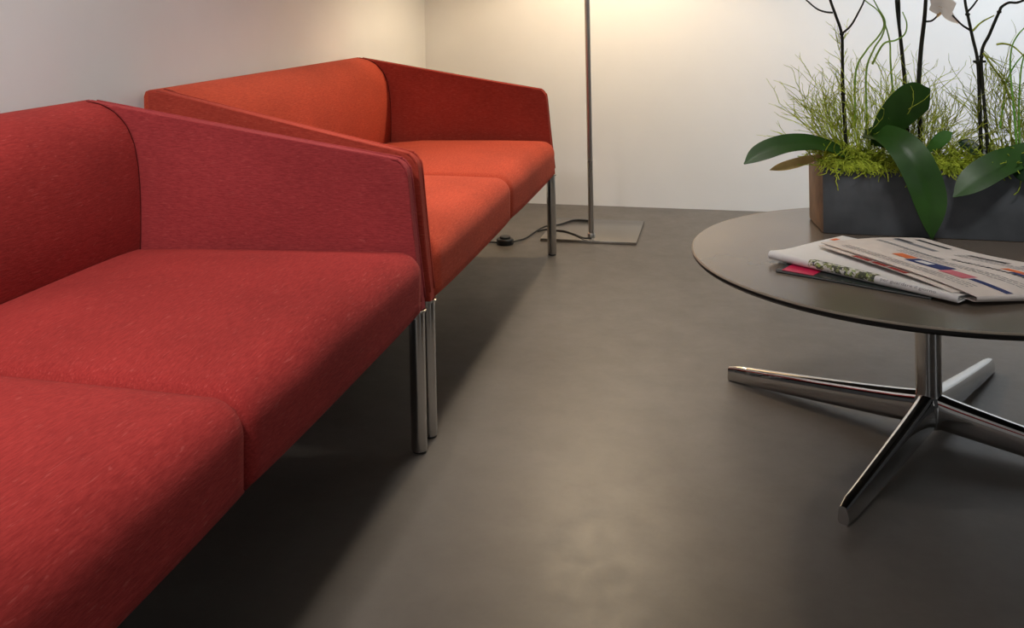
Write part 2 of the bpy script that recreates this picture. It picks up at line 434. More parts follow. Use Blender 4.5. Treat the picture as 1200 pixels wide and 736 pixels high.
def seat_mesh(y0f, y1f):
    """one half of the seat: y0f,y1f functions of x giving the side limits"""
    X0, X1 = -1.20, XF+.004
    nu, nv = 36, 26
    V, F = [], []
    def prof(t):               # t 0..1: from the back over the top and down the front face to the underside
        pass
    path = []
    zt = .418
    R = .042
    for i in range(20): path.append((X0+(X1-R-X0)*i/20, zt, 1))
    for i in range(9):
        th = PI/2*i/8
        path.append((X1-R+R*math.sin(th), zt-R+R*math.cos(th), 1-i/8*.75))
    for i in range(1, 6): path.append((X1-.002*i/5, zt-R-(zt-R-ZB-.006)*i/5, .25))
    path.append((X1-.008, ZB, 0)); path.append((X1-.10, ZB, 0)); path.append((X0, ZB, 0))
    m = len(path)
    for j in range(nv+1):
        t = j/nv
        # denser toward the ends
        s = .5-.5*math.cos(PI*t)
        s = .5*s+.5*t
        e = min(s, 1-s)
        for (x, z, w) in path:
            y = y0f(x)+(y1f(x)-y0f(x))*s
            u = (x-X0)/(X1-X0)
            crown = .024*(1-(2*s-1)**4)*(1-max(0, (2*u-1))**4*.5)*min(1, u*3+.3)
            edge = 0
            width = abs(y1f(x)-y0f(x))
            d = e*width
            rr = .016
            if d < rr: edge = rr-math.sqrt(max(0, rr*rr-(rr-d)**2))
            zz, xx = z, x
            if w > .3:
                zz = z+crown*w-edge*w
            if z < zt-.01 and w > 0: xx = x-edge*.9*(1-w)*1.0 + .006*(1-(2*s-1)**4)*(1-w)
            V.append((xx, y, zz))
    for j in range(nv):
        for k in range(m):
            k2 = (k+1) % m
            F.append((j*m+k, j*m+k2, (j+1)*m+k2, (j+1)*m+k))
    F.append(tuple(range(m))); F.append(tuple(nv*m+k for k in range(m)))
    return V, F

def make_sofa(yc, mat, mat_arm, label):
    root = empty('sofa', ((XF+XB)/2, yc, 0))
    tag(root, label, 'sofa', 'two-seat sofas along the left wall')
    off = Vector((-(XF+XB)/2, 0, 0))
    def shift(o):
        o.data.transform(Matrix.Translation(off)); return o
    V, F = back_mesh(); bk = shift(mesh_obj('backrest', V, F, mat, root, angle=50))
    for s in (-1, 1):
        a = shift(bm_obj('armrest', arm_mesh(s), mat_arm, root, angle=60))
        for of in (.0035, TH-.0035):
            V, F = piping(s, of)
            shift(mesh_obj('piping', V, F, mat_arm, a))
    sp_ = [(-1.318, .7305), (-1.285, .7235), (-1.255, .7065), (-1.230, .6785), (-1.214, .640), (-1.206, .590), (-1.203, .53), (-1.204, .46), (-1.206, .41)]
    for s in (-1, 1):
        V, F = [], []
        tube(V, F, catmull([(x+.0015, s*(y_out(x)-TH-.0006), z) for x, z in sp_], 5), .0016, 6)
        shift(mesh_obj('seam', V, F, M['seam'], bk))
    lim = lambda x: y_out(x)-TH-.0008
    V, F = seat_mesh(lambda x: -lim(x), lambda x: -.0012); shift(mesh_obj('seat', V, F, mat, root, angle=60))
    V, F = seat_mesh(lambda x: .0012, lambda x: lim(x)); shift(mesh_obj('seat', V, F, mat, root, angle=60))
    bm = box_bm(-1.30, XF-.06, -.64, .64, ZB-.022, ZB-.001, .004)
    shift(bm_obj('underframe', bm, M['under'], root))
    for s in (-1, 1):
        for x, y in ((-.622, .7495), (-1.318, .655)):
            V, F = lathe([(.0155, .004), (.0165, .006), (.0165, ZB-.006), (.0165, ZB+.001)], 32, (x, s*y))
            lg = shift(mesh_obj('leg', V, F, M['chrome_leg'], root, angle=40))
            V, F = lathe([(.0135, 0), (.0145, .001), (.0145, .0042), (.013, .0045)], 24, (x, s*y))
            g = shift(mesh_obj('foot_glide', V, F, M['black'], lg, angle=40))
            V, F = lathe([(.0200, ZB-.004), (.0205, ZB-.003), (.0205, ZB), (.019, ZB+.001)], 32, (x, s*y))
            shift(mesh_obj('leg_collar', V, F, M['chrome_leg'], lg, angle=40))
    return root
make_sofa(1.1065, M['red'], M['red_arm'], 'crimson woven two-seat sofa on chrome legs, the closer one cut off by the left edge')
make_sofa(2.677, M['orange'], M['orange_arm'], 'red two-seat sofa on chrome legs, painted orange for lamp warmth, the farther one beside the floor lamp')

# ---------------------------------------------------------------- floor lamp
LX, LY = -.512, 3.676
lamp = empty('floor_lamp', (LX, LY, 0))
tag(lamp, 'slim steel floor lamp on a square plate base by the white wall', 'lamp')
bs = .365
b = bm_obj('base', box_bm(-.19, .178, -.060, bs-.060, .001, .011, .0015), M['base_steel'], lamp, angle=30)
V, F = lathe([(.0105, .011), (.0105, 1.62)], 28); mesh_obj('pole', V, F, M['steel'], lamp, angle=40)
V, F = lathe([(.0150, .0105), (.0150, .024), (.0135, .026), (.0105, .026)], 28); mesh_obj('pole_socket', V, F, M['steel'], lamp, angle=40)
# drum shade above the frame of the photo
SH0, SH1, SR = 1.26, 1.56, .21
sm, nt, bb, N, L = new_mat('cream_lamp_shade')
for n_ in list(N):
    if n_.type == 'BSDF_PRINCIPLED': N.remove(n_)
tr = N.new('ShaderNodeBsdfTranslucent'); di = N.new('ShaderNodeBsdfDiffuse'); ms = N.new('ShaderNodeMixShader')
tr.inputs['Color'].default_value = (.42, .34, .22, 1); di.inputs['Color'].default_value = (.75, .68, .55, 1)
ms.inputs[0].default_value = .55
L.new(tr.outputs[0], ms.inputs[1]); L.new(di.outputs[0], ms.inputs[2])
L.new(ms.outputs[0], N['Material Output'].inputs['Surface'])
V, F = [], []
for z in (SH0, SH1):
    for k in range(64):
        V.append((SR*math.cos(2*PI*k/64), SR*math.sin(2*PI*k/64), z))
for k in range(64):
    F.append((k, (k+1) % 64, 64+(k+1) % 64, 64+k))
mesh_obj('lamp_shade', V, F, sm, lamp)
V, F = [], []
for k in range(3):
    th = 2*PI*k/3
    tube(V, F, [(0, 0, SH1-.04), (SR*math.cos(th), SR*math.sin(th), SH1-.04)], .003, 6)
mesh_obj('shade_spider', V, F, M['steel'], lamp)
def loc_pts(pts, o): return [Vector(p)-Vector(o) for p in pts]
V, F = [], []
tube(V, F, catmull(loc_pts(CORD1, (LX, LY, 0)), 6), .0034, 8)
tube(V, F, catmull(loc_pts(CORD2, (LX, LY, 0)), 6), .0034, 8)
tube(V, F, catmull(loc_pts(CORD3, (LX, LY, 0)), 6), .0034, 8)
cord = mesh_obj('cord', V, F, M['black'], lamp); cord['label'] = 'thin black cord'
sx, sy, _ = SWITCH[0]
V, F = lathe([(.030, 0), (.033, .003), (.033, .018), (.030, .022), (.021, .023), (.0205, .029), (.018, .031)], 32, (sx-LX, sy-LY))
sw = mesh_obj('foot_switch', V, F, M['black'], lamp, angle=35); sw['label'] = 'round black foot switch'

# ---------------------------------------------------------------- coffee table
TX, TY, TR, TZ = .4009, 2.1591, .4791, .3787
table = empty('coffee_table', (TX, TY, 0))
tag(table, 'low round brown table with black edge on a chrome four-star base', 'table')
V, F = lathe([(TR-.040, TZ-.0165), (TR-.016, TZ-.0158), (TR-.005, TZ-.0132), (TR-.0008, TZ-.0085), (TR-.0005, TZ-.0035), (TR-.0005, TZ-.003)], 160)
mesh_obj('tabletop_edge', V, F, M['table_edge'], table, angle=30)
V, F = lathe([(TR-.0005, TZ-.003), (TR-.0005, TZ-.0022), (TR-.0035, TZ)], 160)
V2, F2 = lathe([(TR-.0008, TZ-.0034), (TR-.0001, TZ-.0030), (TR-.0001, TZ-.0020), (TR-.0032, TZ+.0004), (TR-.0042, TZ-.0002)], 160)
F2 = F2[:-2]
mesh_obj('tabletop_rim', V2, F2, M['bevel'], table, angle=60)
tp = mesh_obj('tabletop', V, F, M['table'], table, angle=25)
V, F = lathe([(.0255, .03), (.0255, TZ-.016)], 40); mesh_obj('column', V, F, M['chrome'], table, angle=40)
V, F = lathe([(.10, TZ-.0215), (.10, TZ-.0165)], 40); mesh_obj('mounting_plate', V, F, M['black'], table, angle=40)
V, F = lathe([(.028, .022), (.031, .028), (.032, .055), (.030, .075), (.026, .084), (.0255, .09)], 40); mesh_obj('hub', V, F, M['chrome'], table, angle=50)
def star_leg(a):
    # tapered blade from the hub to the toe; section is a rounded wedge
    Lg, n = .456, 18
    V, F = [], []
    sec = []
    for k in range(20):
        th = 2*PI*k/20
        c, s = math.cos(th), math.sin(th)
        sec.append((math.copysign(abs(c)**.55, c), math.copysign(abs(s)**.55, s)))
    for i in range(n+1):
        t = i/n
        r = .018+(Lg-.018)*t
        top = .092-(.092-.036)*(t**.85)
        bot = .022*(1-t)**1.2+.0
        w = (.0205-(.0085)*t)
        if t > .97: top -= .004*(t-.97)/.03; w -= .003*(t-.97)/.03
        zc, hz = (top+bot)/2, (top-bot)/2
        for (c, s) in sec:
            ww = w*(1.0-.18*s)         # narrower at the top
            V.append((r, c*ww, zc+s*hz))
    m = len(sec)
    for i in range(n):
        for k in range(m):
            k2 = (k+1) % m
            F.append((i*m+k, i*m+k2, (i+1)*m+k2, (i+1)*m+k))
    F.append(tuple(range(m))); F.append(tuple(n*m+k for k in range(m)))
    R = Matrix.Rotation(a, 4, 'Z')
    return [R @ Vector(v) for v in V], F
for k in range(4):
    V, F = star_leg(-.4895+PI/2*k)
    mesh_obj('leg', V, F, M['chrome'], table, angle=40)

# ---------------------------------------------------------------- planter
PX0, PY0, PLen, PDep, PH = .212, 2.315, .58, .150, .150
PZ = TZ+.0008
planter = empty('planter', (PX0, PY0, PZ), math.radians(-1.2))
tag(planter, 'long dark zinc planter trough standing at the back of the round table', 'planter')
def pl_panel(name, a, mat):
    bm = box_bm(*a, .0015)
    for v in bm.verts: v.co.x -= .134*v.co.y
    return bm_obj(name, bm, mat, planter, angle=30)
w = .010
pl_panel('front_panel', (.0, PLen, 0, w, 0, PH), M['zinc'])
pl_panel('back_panel', (.0, PLen, PDep-w, PDep, 0, PH), M['zinc'])
e = pl_panel('end_panel', (-.0015, w, .0008, PDep-.0008, 0.001, PH-.001), M['zinc_lamplit']); e['label'] = 'zinc end panel with lamp warmth painted in brown'
pl_panel('end_panel', (PLen-w, PLen+.0015, .0008, PDep-.0008, 0.001, PH-.001), M['zinc'])
pl_panel('bottom_panel', (w, PLen-w, w, PDep-w, .001, .008), M['zinc'])
V, F = [], []
random.seed(3)
nx, ny = 40, 10
for i in range(nx+1):
    for j in range(ny+1):
        V.append((w+.0005+(PLen-2*w-.001)*i/nx-.134*(w+(PDep-2*w)*j/ny), w+.0005+(PDep-2*w-.001)*j/ny, PH-.014+random.uniform(-.004, .006)))
for i in range(nx):
    for j in range(ny):
        F.append((i*(ny+1)+j, (i+1)*(ny+1)+j, (i+1)*(ny+1)+j+1, i*(ny+1)+j+1))
mesh_obj('soil', V, F, M['soil'], planter)
PTOP = PZ+PH

# moss: countless strands
random.seed(11)
V, F = [], []
for i in range(1500):
    x = random.uniform(PX0-.004, PX0+PLen)
    u = random.random()
    y = random.uniform(PY0+.004, PY0+PDep-.01)
    hump = .030+.022*math.sin((x-PX0)*21+.6)*.5
    z = PTOP-.012+random.uniform(0, hump)
    p = Vector((x, y, z)); d = Vector((random.uniform(-1, 1), random.uniform(-1, .6), random.uniform(-.2, .9))).normalized()
    pts = [p.copy()]
    for k in range(5):
        d = (d+Vector((random.uniform(-.7, .7), random.uniform(-.7, .6), random.uniform(-.65, .45)))).normalized()
        p = p+d*.0115
        if p.z < PTOP+.002 and p.y > PY0-.001: p.z = PTOP+.002+random.uniform(0, .003)
        pts.append(p.copy())
    tube(V, F, pts, random.uniform(.0009, .0015), 3, cap=False)
for i in range(330):     # strands hanging over the front rim
    x = random.choice([random.gauss(PX0+.085, .035), random.gauss(PX0+.26, .03), random.uniform(PX0, PX0+PLen)])
    if x < PX0: x = PX0+.01
    p = Vector((x, PY0+.01, PTOP+random.uniform(.004, .015)))
    pts = [p.copy()]
    dx = random.uniform(-.7, .7)
    ln = random.uniform(.4, 1.0)
    for k in range(6):
        p = p+Vector((dx*.009+random.uniform(-.005, .005), -.005 if k < 3 else random.uniform(-.002, .0005), (.002 if k < 2 else -.0065)*ln+random.uniform(-.002, .002)))
        pts.append(p.copy())
    tube(V, F, pts, random.uniform(.0009, .0014), 3, cap=False)
moss = mesh_obj('moss', V, F, M['moss'])
tag(moss, 'yellow-green moss strands covering the top of the zinc planter', 'moss', kind='stuff')

# twiggy plants
def twigs(V, F, base, direction, length, depth, rng, r0, wig=.25, droop=0.0):
    d = Vector(direction).normalized(); p = Vector(base); pts = [p.copy()]
    n = max(3, int(length/.016)); kids = []
    for i in range(n):
        d = (d+Vector((rng.uniform(-wig, wig), rng.uniform(-wig, wig), rng.uniform(-wig, wig)*.6-droop))).normalized()
        p = p+d*(length/n); pts.append(p.copy())
        if depth > 0 and i > n*.25 and rng.random() < .58:
            kids.append((p.copy(), d.copy(), i/n))
    rr = [r0*(1-.6*k/n) for k in range(n+1)]
    tube(V, F, pts, rr, 3, cap=False)
    for (q, dd, t) in kids:
        nd = (dd+Vector((rng.uniform(-.9, .9), rng.uniform(-.7, .7), rng.uniform(-.3, .6)))).normalized()
        twigs(V, F, q, nd, length*rng.uniform(.16, .42), depth-1, rng, r0*.7, wig*1.3, droop)

def bush(name, label, specs, mat, seed, sprigs=()):
    rng = random.Random(seed); V, F = [], []
    for (x0, x1, y0, y1, z, n, lean0, lean1, l0, l1, droop) in specs:
        for i in range(n):
            t = rng.random()
            b = (x0+(x1-x0)*t, rng.uniform(max(y0, 2.37), y1), z)
            lx = lean0+(lean1-lean0)*t+rng.uniform(-.22, .22)
            twigs(V, F, b, (lx, rng.uniform(-.10, .22), 1), rng.uniform(l0, l1), 2, rng, .0015, .20, droop)
    for (q, d, ln, k) in sprigs:
        for _ in range(k):
            b = Vector(q)+Vector((rng.uniform(-.006, .006), rng.uniform(-.004, .006), rng.uniform(-.012, .012)))
            dd = Vector(d)+Vector((rng.uniform(-.8, .8), rng.uniform(-.3, .4), rng.uniform(-.5, .5)))
            twigs(V, F, b, dd, ln*rng.uniform(.5, 1.1), 1, rng, .0011, .25, 0)
    o = mesh_obj(name, V, F, mat)
    tag(o, label, 'plant', 'twiggy plants in the zinc planter')
    return o
bush('twig_plant', 'pale yellow-green twiggy plant fanning up at the left end of the planter',
     [(.255, .40, 2.35, 2.43, PTOP-.01, 88, -.45, .22, .12, .235, 0.0), (.275, .30, 2.36, 2.41, PTOP-.01, 12, -1.1, -.7, .13, .19, 0.0)], M['twig'], 5,
     [((.262, 2.372, z), (-.2, 0, 1), .05, 5) for z in (.66, .70, .74, .77, .80, .82)])
bush('twig_plant', 'olive twiggy plant leaning right behind the upright leaf, middle of the planter',
     [(.40, .46, 2.37, 2.43, PTOP-.01, 58, -.2, .7, .10, .20, .01), (.42, .48, 2.36, 2.43, PTOP-.01, 30, .4, 1.4, .08, .16, .02)], M['twig_dark'], 9)
bush('twig_plant', 'fine feathery plant at the right end of the planter, cut by the picture edge',
     [(.60, .68, 2.36, 2.43, PTOP-.01, 45, -.35, .3, .12, .24, .0)], M['twig_dark'], 21,
     [(p, (.5, 0, -.6), .075, 4) for p in catmull(CURLS_BROWN[2], 3)[:9]])

def long_blade_plant(name, label, paths, mat):
    root = empty(name, paths[0][0]); tag(root, label, 'plant', 'long grass blades in the zinc planter' if name == 'curly_grass' else None, kind='thing')
    for pts in paths:
        V, F = [], []
        q = [Vector(p)-Vector(paths[0][0]) for p in catmull(pts, 8)]
        n = len(q)
        tube(V, F, q, [.0026*(1-.5*i/(n-1)) for i in range(n)], 5)
        mesh_obj('blade', V, F, mat, root)
    return root
long_blade_plant('curly_grass', 'long curling green grass blades rising left of the twin stems', CURLS[:4], M['curl'])
long_blade_plant('curly_grass', 'bright green arching blades at the far right end of the planter', CURLS[4:], M['curl_bright'])
long_blade_plant('dry_tendril', 'thin dark drooping tendrils beside the rightmost orchid stems', CURLS_BROWN, M['twig_dark'])

# orchids
def leaf(name, pts, width, normal, mat, parent, org, fold=.25, tipw=.15, basew=.3, peak=.55):
    c = catmull(pts, 8); n = len(c); V, F = [], []
    nm = Vector(normal).normalized()
    m = 8
    for i, p in enumerate(c):
        t = i/(n-1)
        tg = (c[min(n-1, i+1)]-c[max(0, i-1)]).normalized()
        s = tg.cross(nm)
        if s.length < .05: s = tg.orthogonal()
        s.normalize(); nn = s.cross(tg).normalized()
        if t < peak: wv = basew+(1-basew)*math.sin(PI/2*t/peak)
        else: wv = max(tipw*.3, math.cos(PI/2*((t-peak)/(1-peak))**1.7))
        wv *= width/2
        for k in range(m+1):
            u = -1+2*k/m
            V.append(p-Vector(org)+s*wv*u+nn*(fold*wv*(abs(u)**1.3)-.10*wv*u*u))
    b0 = len(V)
    for i, p in enumerate(c):    # underside, a thin leaf blade
        t = i/(n-1)
        for k in range(m+1):
            v = V[i*(m+1)+k]
            V.append(v-nm*.0012)
    for i in range(n-1):
        for k in range(m):
            a = i*(m+1)+k
            F.append((a, a+1, a+m+2, a+m+1))
            F.append((b0+a, b0+a+m+1, b0+a+m+2, b0+a+1))
        a = i*(m+1)
        F.append((a, a+m+1, b0+a+m+1, b0+a)); a += m
        F.append((a, b0+a, b0+a+m+1, a+m+1))
    F.append(tuple(range(m+1))+tuple(b0+k for k in range(m, -1, -1)))
    a = (n-1)*(m+1)
    F.append(tuple(a+k for k in range(m, -1, -1))+tuple(b0+a+k for k in range(m+1)))
    return mesh_obj(name, V, F, mat, parent, angle=60)

def stem(paths, r, parent, org, mat=None):
    out = []
    for j, pts in enumerate(paths):
        V, F = [], []
        q = [Vector(p)-Vector(org) for p in catmull(pts, 6)]
        n = len(q)
        tube(V, F, q, [(r[j])*(1-.35*i/(n-1)) for i in range(n)], 7)
        if len(pts) > 6:
            for kk in (2, 4):
                p = Vector(pts[kk])-Vector(org); d = Vector((0, 0, .003))
                tube(V, F, [p-d, p, p+d], [r[j]*1.0, r[j]*1.35, r[j]*1.0], 7)
        out.append(mesh_obj('stem' if j == 0 or r[j] > .0029 else 'branch', V, F, mat or M['stem'], parent))
    return out

def orchid(label, key, radii, leaves):
    org = STEMS[key][0][0] if key else leaves[0][1][0]
    root = empty('orchid', org); tag(root, label, 'orchid', 'orchids in the zinc planter')
    if key: stem(STEMS[key], radii, root, org)
    for (nm, pts, wd, normal, mat, kw) in leaves:
        leaf(nm, pts, wd, normal, mat, root, org, **kw)
    return root, org

orchid('leafless-topped dark forked orchid stem with a broad leaf reaching left past the planter end', 'a', [.0042, .0026, .0025],
       [('leaf', LEAVES['left'], .058, (-.12, -.62, .78), M['leaf'], dict(fold=.22, basew=.30, peak=.62)),
        ('dry_leaf', LEAVES['dry'], .026, (0, -.7, .7), M['dry'], dict(fold=.1))])
orchid('pair of straight dark orchid stems with a large arching leaf hanging over the planter front', 'b', [.0044, .0038],
       [('leaf', LEAVES['arch'], .078, (-.05, -.80, .60), M['leaf'], dict(fold=.28, basew=.28, peak=.60)),
        ('leaf', LEAVES['up'], .086, (.30, -.93, -.10), M['leaf'], dict(fold=.12, basew=.45, peak=.55))])
r3, o3 = orchid('dark orchid stem carrying a white drooping bloom at the top', 'c', [.0058, .0025],
       [('leaf', LEAVES['small'], .030, (-.2, -.9, .35), M['leaf_light'], dict(fold=.1))])
orchid('two dark clipped orchid stems forking apart, with a broad leaf over the planter front', 'd', [.0043, .0040, .0027, .0025],
       [('leaf', LEAVES['right'], .064, (-.25, -.85, .50), M['leaf'], dict(fold=.20, basew=.5, peak=.55)),
        ('leaf', LEAVES['dark'], .030, (0, -.8, .6), M['leaf_dark'], dict(fold=.2)),
        ('leaf', LEAVES['edge'], .05, (-.5, -.8, .3), M['leaf_dark'], dict(fold=.1))])
# clip joining the pair of stems
rt = [o for o in C.objects if o.get('category') == 'orchid'][-1]
cp = (Vector(STEMS['d'][0][2])+Vector(STEMS['d'][1][2]))/2-Vector(STEMS['d'][0][0])
V, F = [], []
tube(V, F, [cp+Vector((-.013, 0, -.004)), cp+Vector((.013, 0, -.004))], .0032, 6)
mesh_obj('stem_clip', V, F, M['stem'], rt)
# bloom
fc = Vector(STEMS['c'][1][-1])-Vector(o3)+Vector((0, -.004, .008))
def petal(parent, a, ln, wd, tilt, mat, name='petal', roll=0):
    V, F = [], []
    n, m = 10, 6
    for i in range(n+1):
        t = i/n
        wv = wd/2*math.sin(PI*min(1, .08+.92*t)**.8) if t < 1 else .0005
        for k in range(m+1):
            u = -1+2*k/m
            V.append(Vector((u*wv, -.25*ln*t*t*tilt-.12*abs(u)*wv, t*ln)))
    for i in range(n):
        for k in range(m):
            a0 = i*(m+1)+k
            F.append((a0, a0+1, a0+m+2, a0+m+1))
    R = Matrix.Translation(fc) @ Matrix.Rotation(math.radians(38), 4, 'Z') @ Matrix.Rotation(math.radians(-12), 4, 'X') @ Matrix.Rotation(a, 4, 'Y')
    return mesh_obj(name, [R @ v for v in V], F, mat, parent)
for a, ln, wd, tl in ((.35, .044, .030, .6), (2.45, .056, .030, .7), (-1.75, .046, .028, .7), (1.45, .046, .044, .5), (-.75, .046, .044, .5)):
    petal(r3, a, ln, wd, tl, M['petal'])
petal(r3, PI+.3, .026, .018, -1.2, M['petal_lip'], 'lip')

# ---------------------------------------------------------------- papers on the table
def warp_patch(surf, a0, a1, s0, s1, nu=10, nv=6, lift=.0006):
    V, F = [], []
    for i in range(nu+1):
        for j in range(nv+1):
            V.append(surf(a0+(a1-a0)*i/nu, s0+(s1-s0)*j/nv, lift))
    for i in range(nu):
        for j in range(nv):
            a = i*(nv+1)+j
            F.append((a, a+1, a+nv+2, a+nv+1))
    return V, F

def sheet(surf, nu, nv, smin=0, smax=1, thick=.0008):
    V, F = warp_patch(surf, 0, 1, smin, smax, nu, nv, 0)
    b = len(V)
    W, _ = warp_patch(surf, 0, 1, smin, smax, nu, nv, -thick)
    V = V+W
    F = F+[tuple(b+i for i in reversed(f)) for f in F]
    row = nv+1
    for i in range(nu):
        a = i*row; F.append((a, a+row, b+a+row, b+a)); a += nv; F.append((a, b+a, b+a+row, a+row))
    for j in range(nv):
        F.append((j, b+j, b+j+1, j+1)); a = nu*row+j; F.append((a, a+1, b+a+1, b+a))
    return V, F

def text_on(name, body, surf, a0, a1, s0, s1, mat, parent):
    cu = bpy.data.curves.new(name, 'FONT'); cu.body = body; cu.size = 1; cu.resolution_u = 2
    o = bpy.data.objects.new(name, cu); C.objects.link(o)
    dg = bpy.context.evaluated_depsgraph_get()
    me = bpy.data.meshes.new_from_object(o.evaluated_get(dg))
    bpy.data.objects.remove(o)
    xs = [v.co.x for v in me.vertices]; ys = [v.co.y for v in me.vertices]
    x0, x1, y0, y1 = min(xs), max(xs), min(ys), max(ys)
    V = [surf(a0+(a1-a0)*(v.co.x-x0)/(x1-x0), s0+(s1-s0)*(v.co.y-y0)/(y1-y0), .0007) for v in me.vertices]
    F = [tuple(p.vertices) for p in me.polygons]
    bpy.data.meshes.remove(me)
    return mesh_obj(name, V, F, mat, parent, smooth=False)

# dark magazine at the bottom of the pile
m0, m1, m2 = [Vector((p[0], p[1], 0)) for p in MAG]
eu = (m1-m0).normalized(); ev = Vector((-eu.y, eu.x, 0))
mag = empty('magazine', (m0.x, m0.y, TZ)); 
tag(mag, 'dark glossy magazine with a pink cover patch under the folded white newspaper', 'magazine')
def mag_box(name, u0, u1, v0, v1, z0, z1, mat):
    bm = box_bm(u0, u1, v0, v1, z0, z1, .0006, 1)
    R = Matrix(((eu.x, ev.x, 0, 0), (eu.y, ev.y, 0, 0), (0, 0, 1, 0), (0, 0, 0, 1)))
    bm.transform(R)
    return bm_obj(name, bm, mat, mag, angle=30)
mag_box('pages', .002, .288, .002, .205, .0012, .0042, M['mag_pages'])
mag_box('back_cover', 0, .29, 0, .207, .0004, .0011, M['mag_cover'])
mag_box('front_cover', 0, .29, 0, .207, .0043, .0052, M['mag_cover'])
mag_box('cover_patch', .012, .075, .004, .10, .0053, .0056, M['mag_pink'])

# white folded newspaper: rolled fold along its front edge
w0, w1, w2 = [Vector(p) for p in PAPER_WHITE]
au = Vector((w1.x-w0.x, w1.y-w0.y, 0)); AL = au.length; au.normalize(); av = Vector((-au.y, au.x, 0))
WD = (Vector((w2.x, w2.y, 0))-Vector((w0.x, w0.y, 0))).dot(av)
news = empty('newspaper', (w0.x, w0.y, TZ))
tag(news, 'white newspaper folded lengthwise with a colour photo along its front fold', 'newspaper', 'newspapers on the round table')
def surf_white(a, s, lift):
    # s: 0 top rear edge .. .5 front of the fold .. 1 lower rear edge
    zc = .0155-.004*a; r = .0085-.001*a
    low = .0066 if a > -.1 else 0
    if s < .42:
        t = s/.42; d = WD-(WD-r)*t; h = zc+r-.0135*(1-t)*(1.6-.6*(1-t))+.003*math.sin(PI*t*2)*t; nd, nh = 0, 1
    elif s < .58:
        th = PI*(s-.42)/.16
        d = r-r*math.sin(th); h = zc+r*math.cos(th); nd, nh = -math.sin(th), math.cos(th)
    else:
        t = (s-.58)/.42; d = r+(WD*.94-r)*t; h = max(low, zc-r); nd, nh = 0, -1
    p = au*(a*AL)+av*(d+nd*lift)
    return Vector((p.x, p.y, max(h, .0066)+nh*lift))
V, F = sheet(surf_white, 24, 60, thick=.0016); mesh_obj('folded_sheets', V, F, M['paper'], news, angle=50)
def surf_w2(a, s, lift):   # an inner fold
    p = surf_white(.01+a*.985, s, lift-.0034); return p
V, F = sheet(surf_w2, 16, 50, thick=.0012); mesh_obj('inner_sheets', V, F, M['paper'], news, angle=50)
V, F = warp_patch(surf_white, .24, .60, .395, .52, 14, 10); mesh_obj('printed_photo', V, F, M['photo'], news)
text_on('printed_text', 'per guardare il giorno', surf_white, .63, .90, .490, .445, M['ink_grey'], news)
V, F = warp_patch(surf_white, .02, .05, .06, .10, 3, 3); mesh_obj('printed_mark', V, F, M['ink_orange'], news)
V, F = warp_patch(surf_white, .09, .16, .04, .07, 3, 3); mesh_obj('printed_mark', V, F, M['ink'], news)

# pinkish newspaper lying across it
q0, q1, q2, q3, q4 = [Vector(p) for p in PAPER_TOP]
q2 = q1+(q3-q0)*1.35; q2.z = .394
np_ = empty('newspaper', (q0.x, q0.y, TZ))
tag(np_, 'pinkish printed newspaper lying askew on top of the folded white newspaper', 'newspaper', 'newspapers on the round table')
def surf_pink(a, s, lift):
    # a along the long side (0 far corner .. 1 near folded end), s across (0 left edge .. 1 right edge)
    p = (q0*(1-a)+q1*a)*(1-s)+(q3*(1-a)+q2*a)*s
    z = p.z+.0022*math.sin(a*9+s*2)*min(1, s*2)+.004*math.sin(PI*s)*(1-a*.5)-.010*a*s*(1-a)-.009*a**5
    return Vector((p.x-q0.x, p.y-q0.y, z-TZ+lift))
V, F = sheet(surf_pink, 30, 16, thick=.0014); mesh_obj('top_sheets', V, F, M['paper_pink'], np_, angle=50)
def surf_fold(a, s, lift):
    # rolled fold at the near end: a around the fold then back underneath, s across
    e = surf_pink(1, s, 0); e0 = surf_pink(.97, s, 0); d = (e-e0); d.z = 0; d.normalize()
    zt = e.z; zb = .0045 if s > .4 else .0045+.0065*(1-s/.4)
    r = (zt-zb)/2
    if a < .4:
        th = PI*a/.4
        return Vector((e.x, e.y, zt-r+r*math.cos(th)))+d*(r*.9*math.sin(th)*(1+lift*100))
    t = (a-.4)/.6
    q = Vector((e.x, e.y, zb))-d*(.04*t)
    return q+Vector((0, 0, lift))
V, F = sheet(surf_fold, 30, 16, thick=.0012); mesh_obj('folded_end', V, F, M['paper_pink'], np_, angle=50)
def surf_lower(a, s, lift):
    p = surf_pink(.02+a*.9, s*.95-.05, lift); p.z -= .0036+.0006*a; return p
V, F = sheet(surf_lower, 24, 12, thick=.0012); mesh_obj('lower_sheets', V, F, M['paper_pink'], np_, angle=50)
def patch(name, a0, a1, s0, s1, mat, surf=surf_pink, nu=10, nv=4):
    V, F = warp_patch(surf, a0, a1, s0, s1, nu, nv); return mesh_obj(name, V, F, mat, np_)
for a0, a1 in ((.28, .41), (.425, .535), (.55, .68)):
    patch('printed_strip', a0, a1, .003, .045, M['ink_red'], surf_lower)
patch('printed_picture', .31, .41, .24, .33, M['ink_orange'])
patch('printed_picture', .42, .64, .20, .32, M['ink_blue'])
patch('printed_picture', .46, .54, .23, .29, M['paper'], lambda a, s, l: surf_pink(a, s, l*1.8))
patch('printed_picture', .645, .79, .17, .27, M['ink_pink'])
patch('printed_bar', .04, .28, .63, .69, M['ink_grey'])
patch('printed_bar', .03, .12, .66, .71, M['ink'])
patch('printed_bar', .05, .23, .83, .88, M['ink'])
patch('printed_bar', .80, 1.0, .19, .235, M['ink_blue'])
patch('printed_picture', .73, .95, .56, .66, M['ink_blue'])
patch('printed_picture', .66, .80, .60, .66, M['ink_orange'])
patch('printed_picture', .90, 1.0, .60, .70, M['ink_orange'])
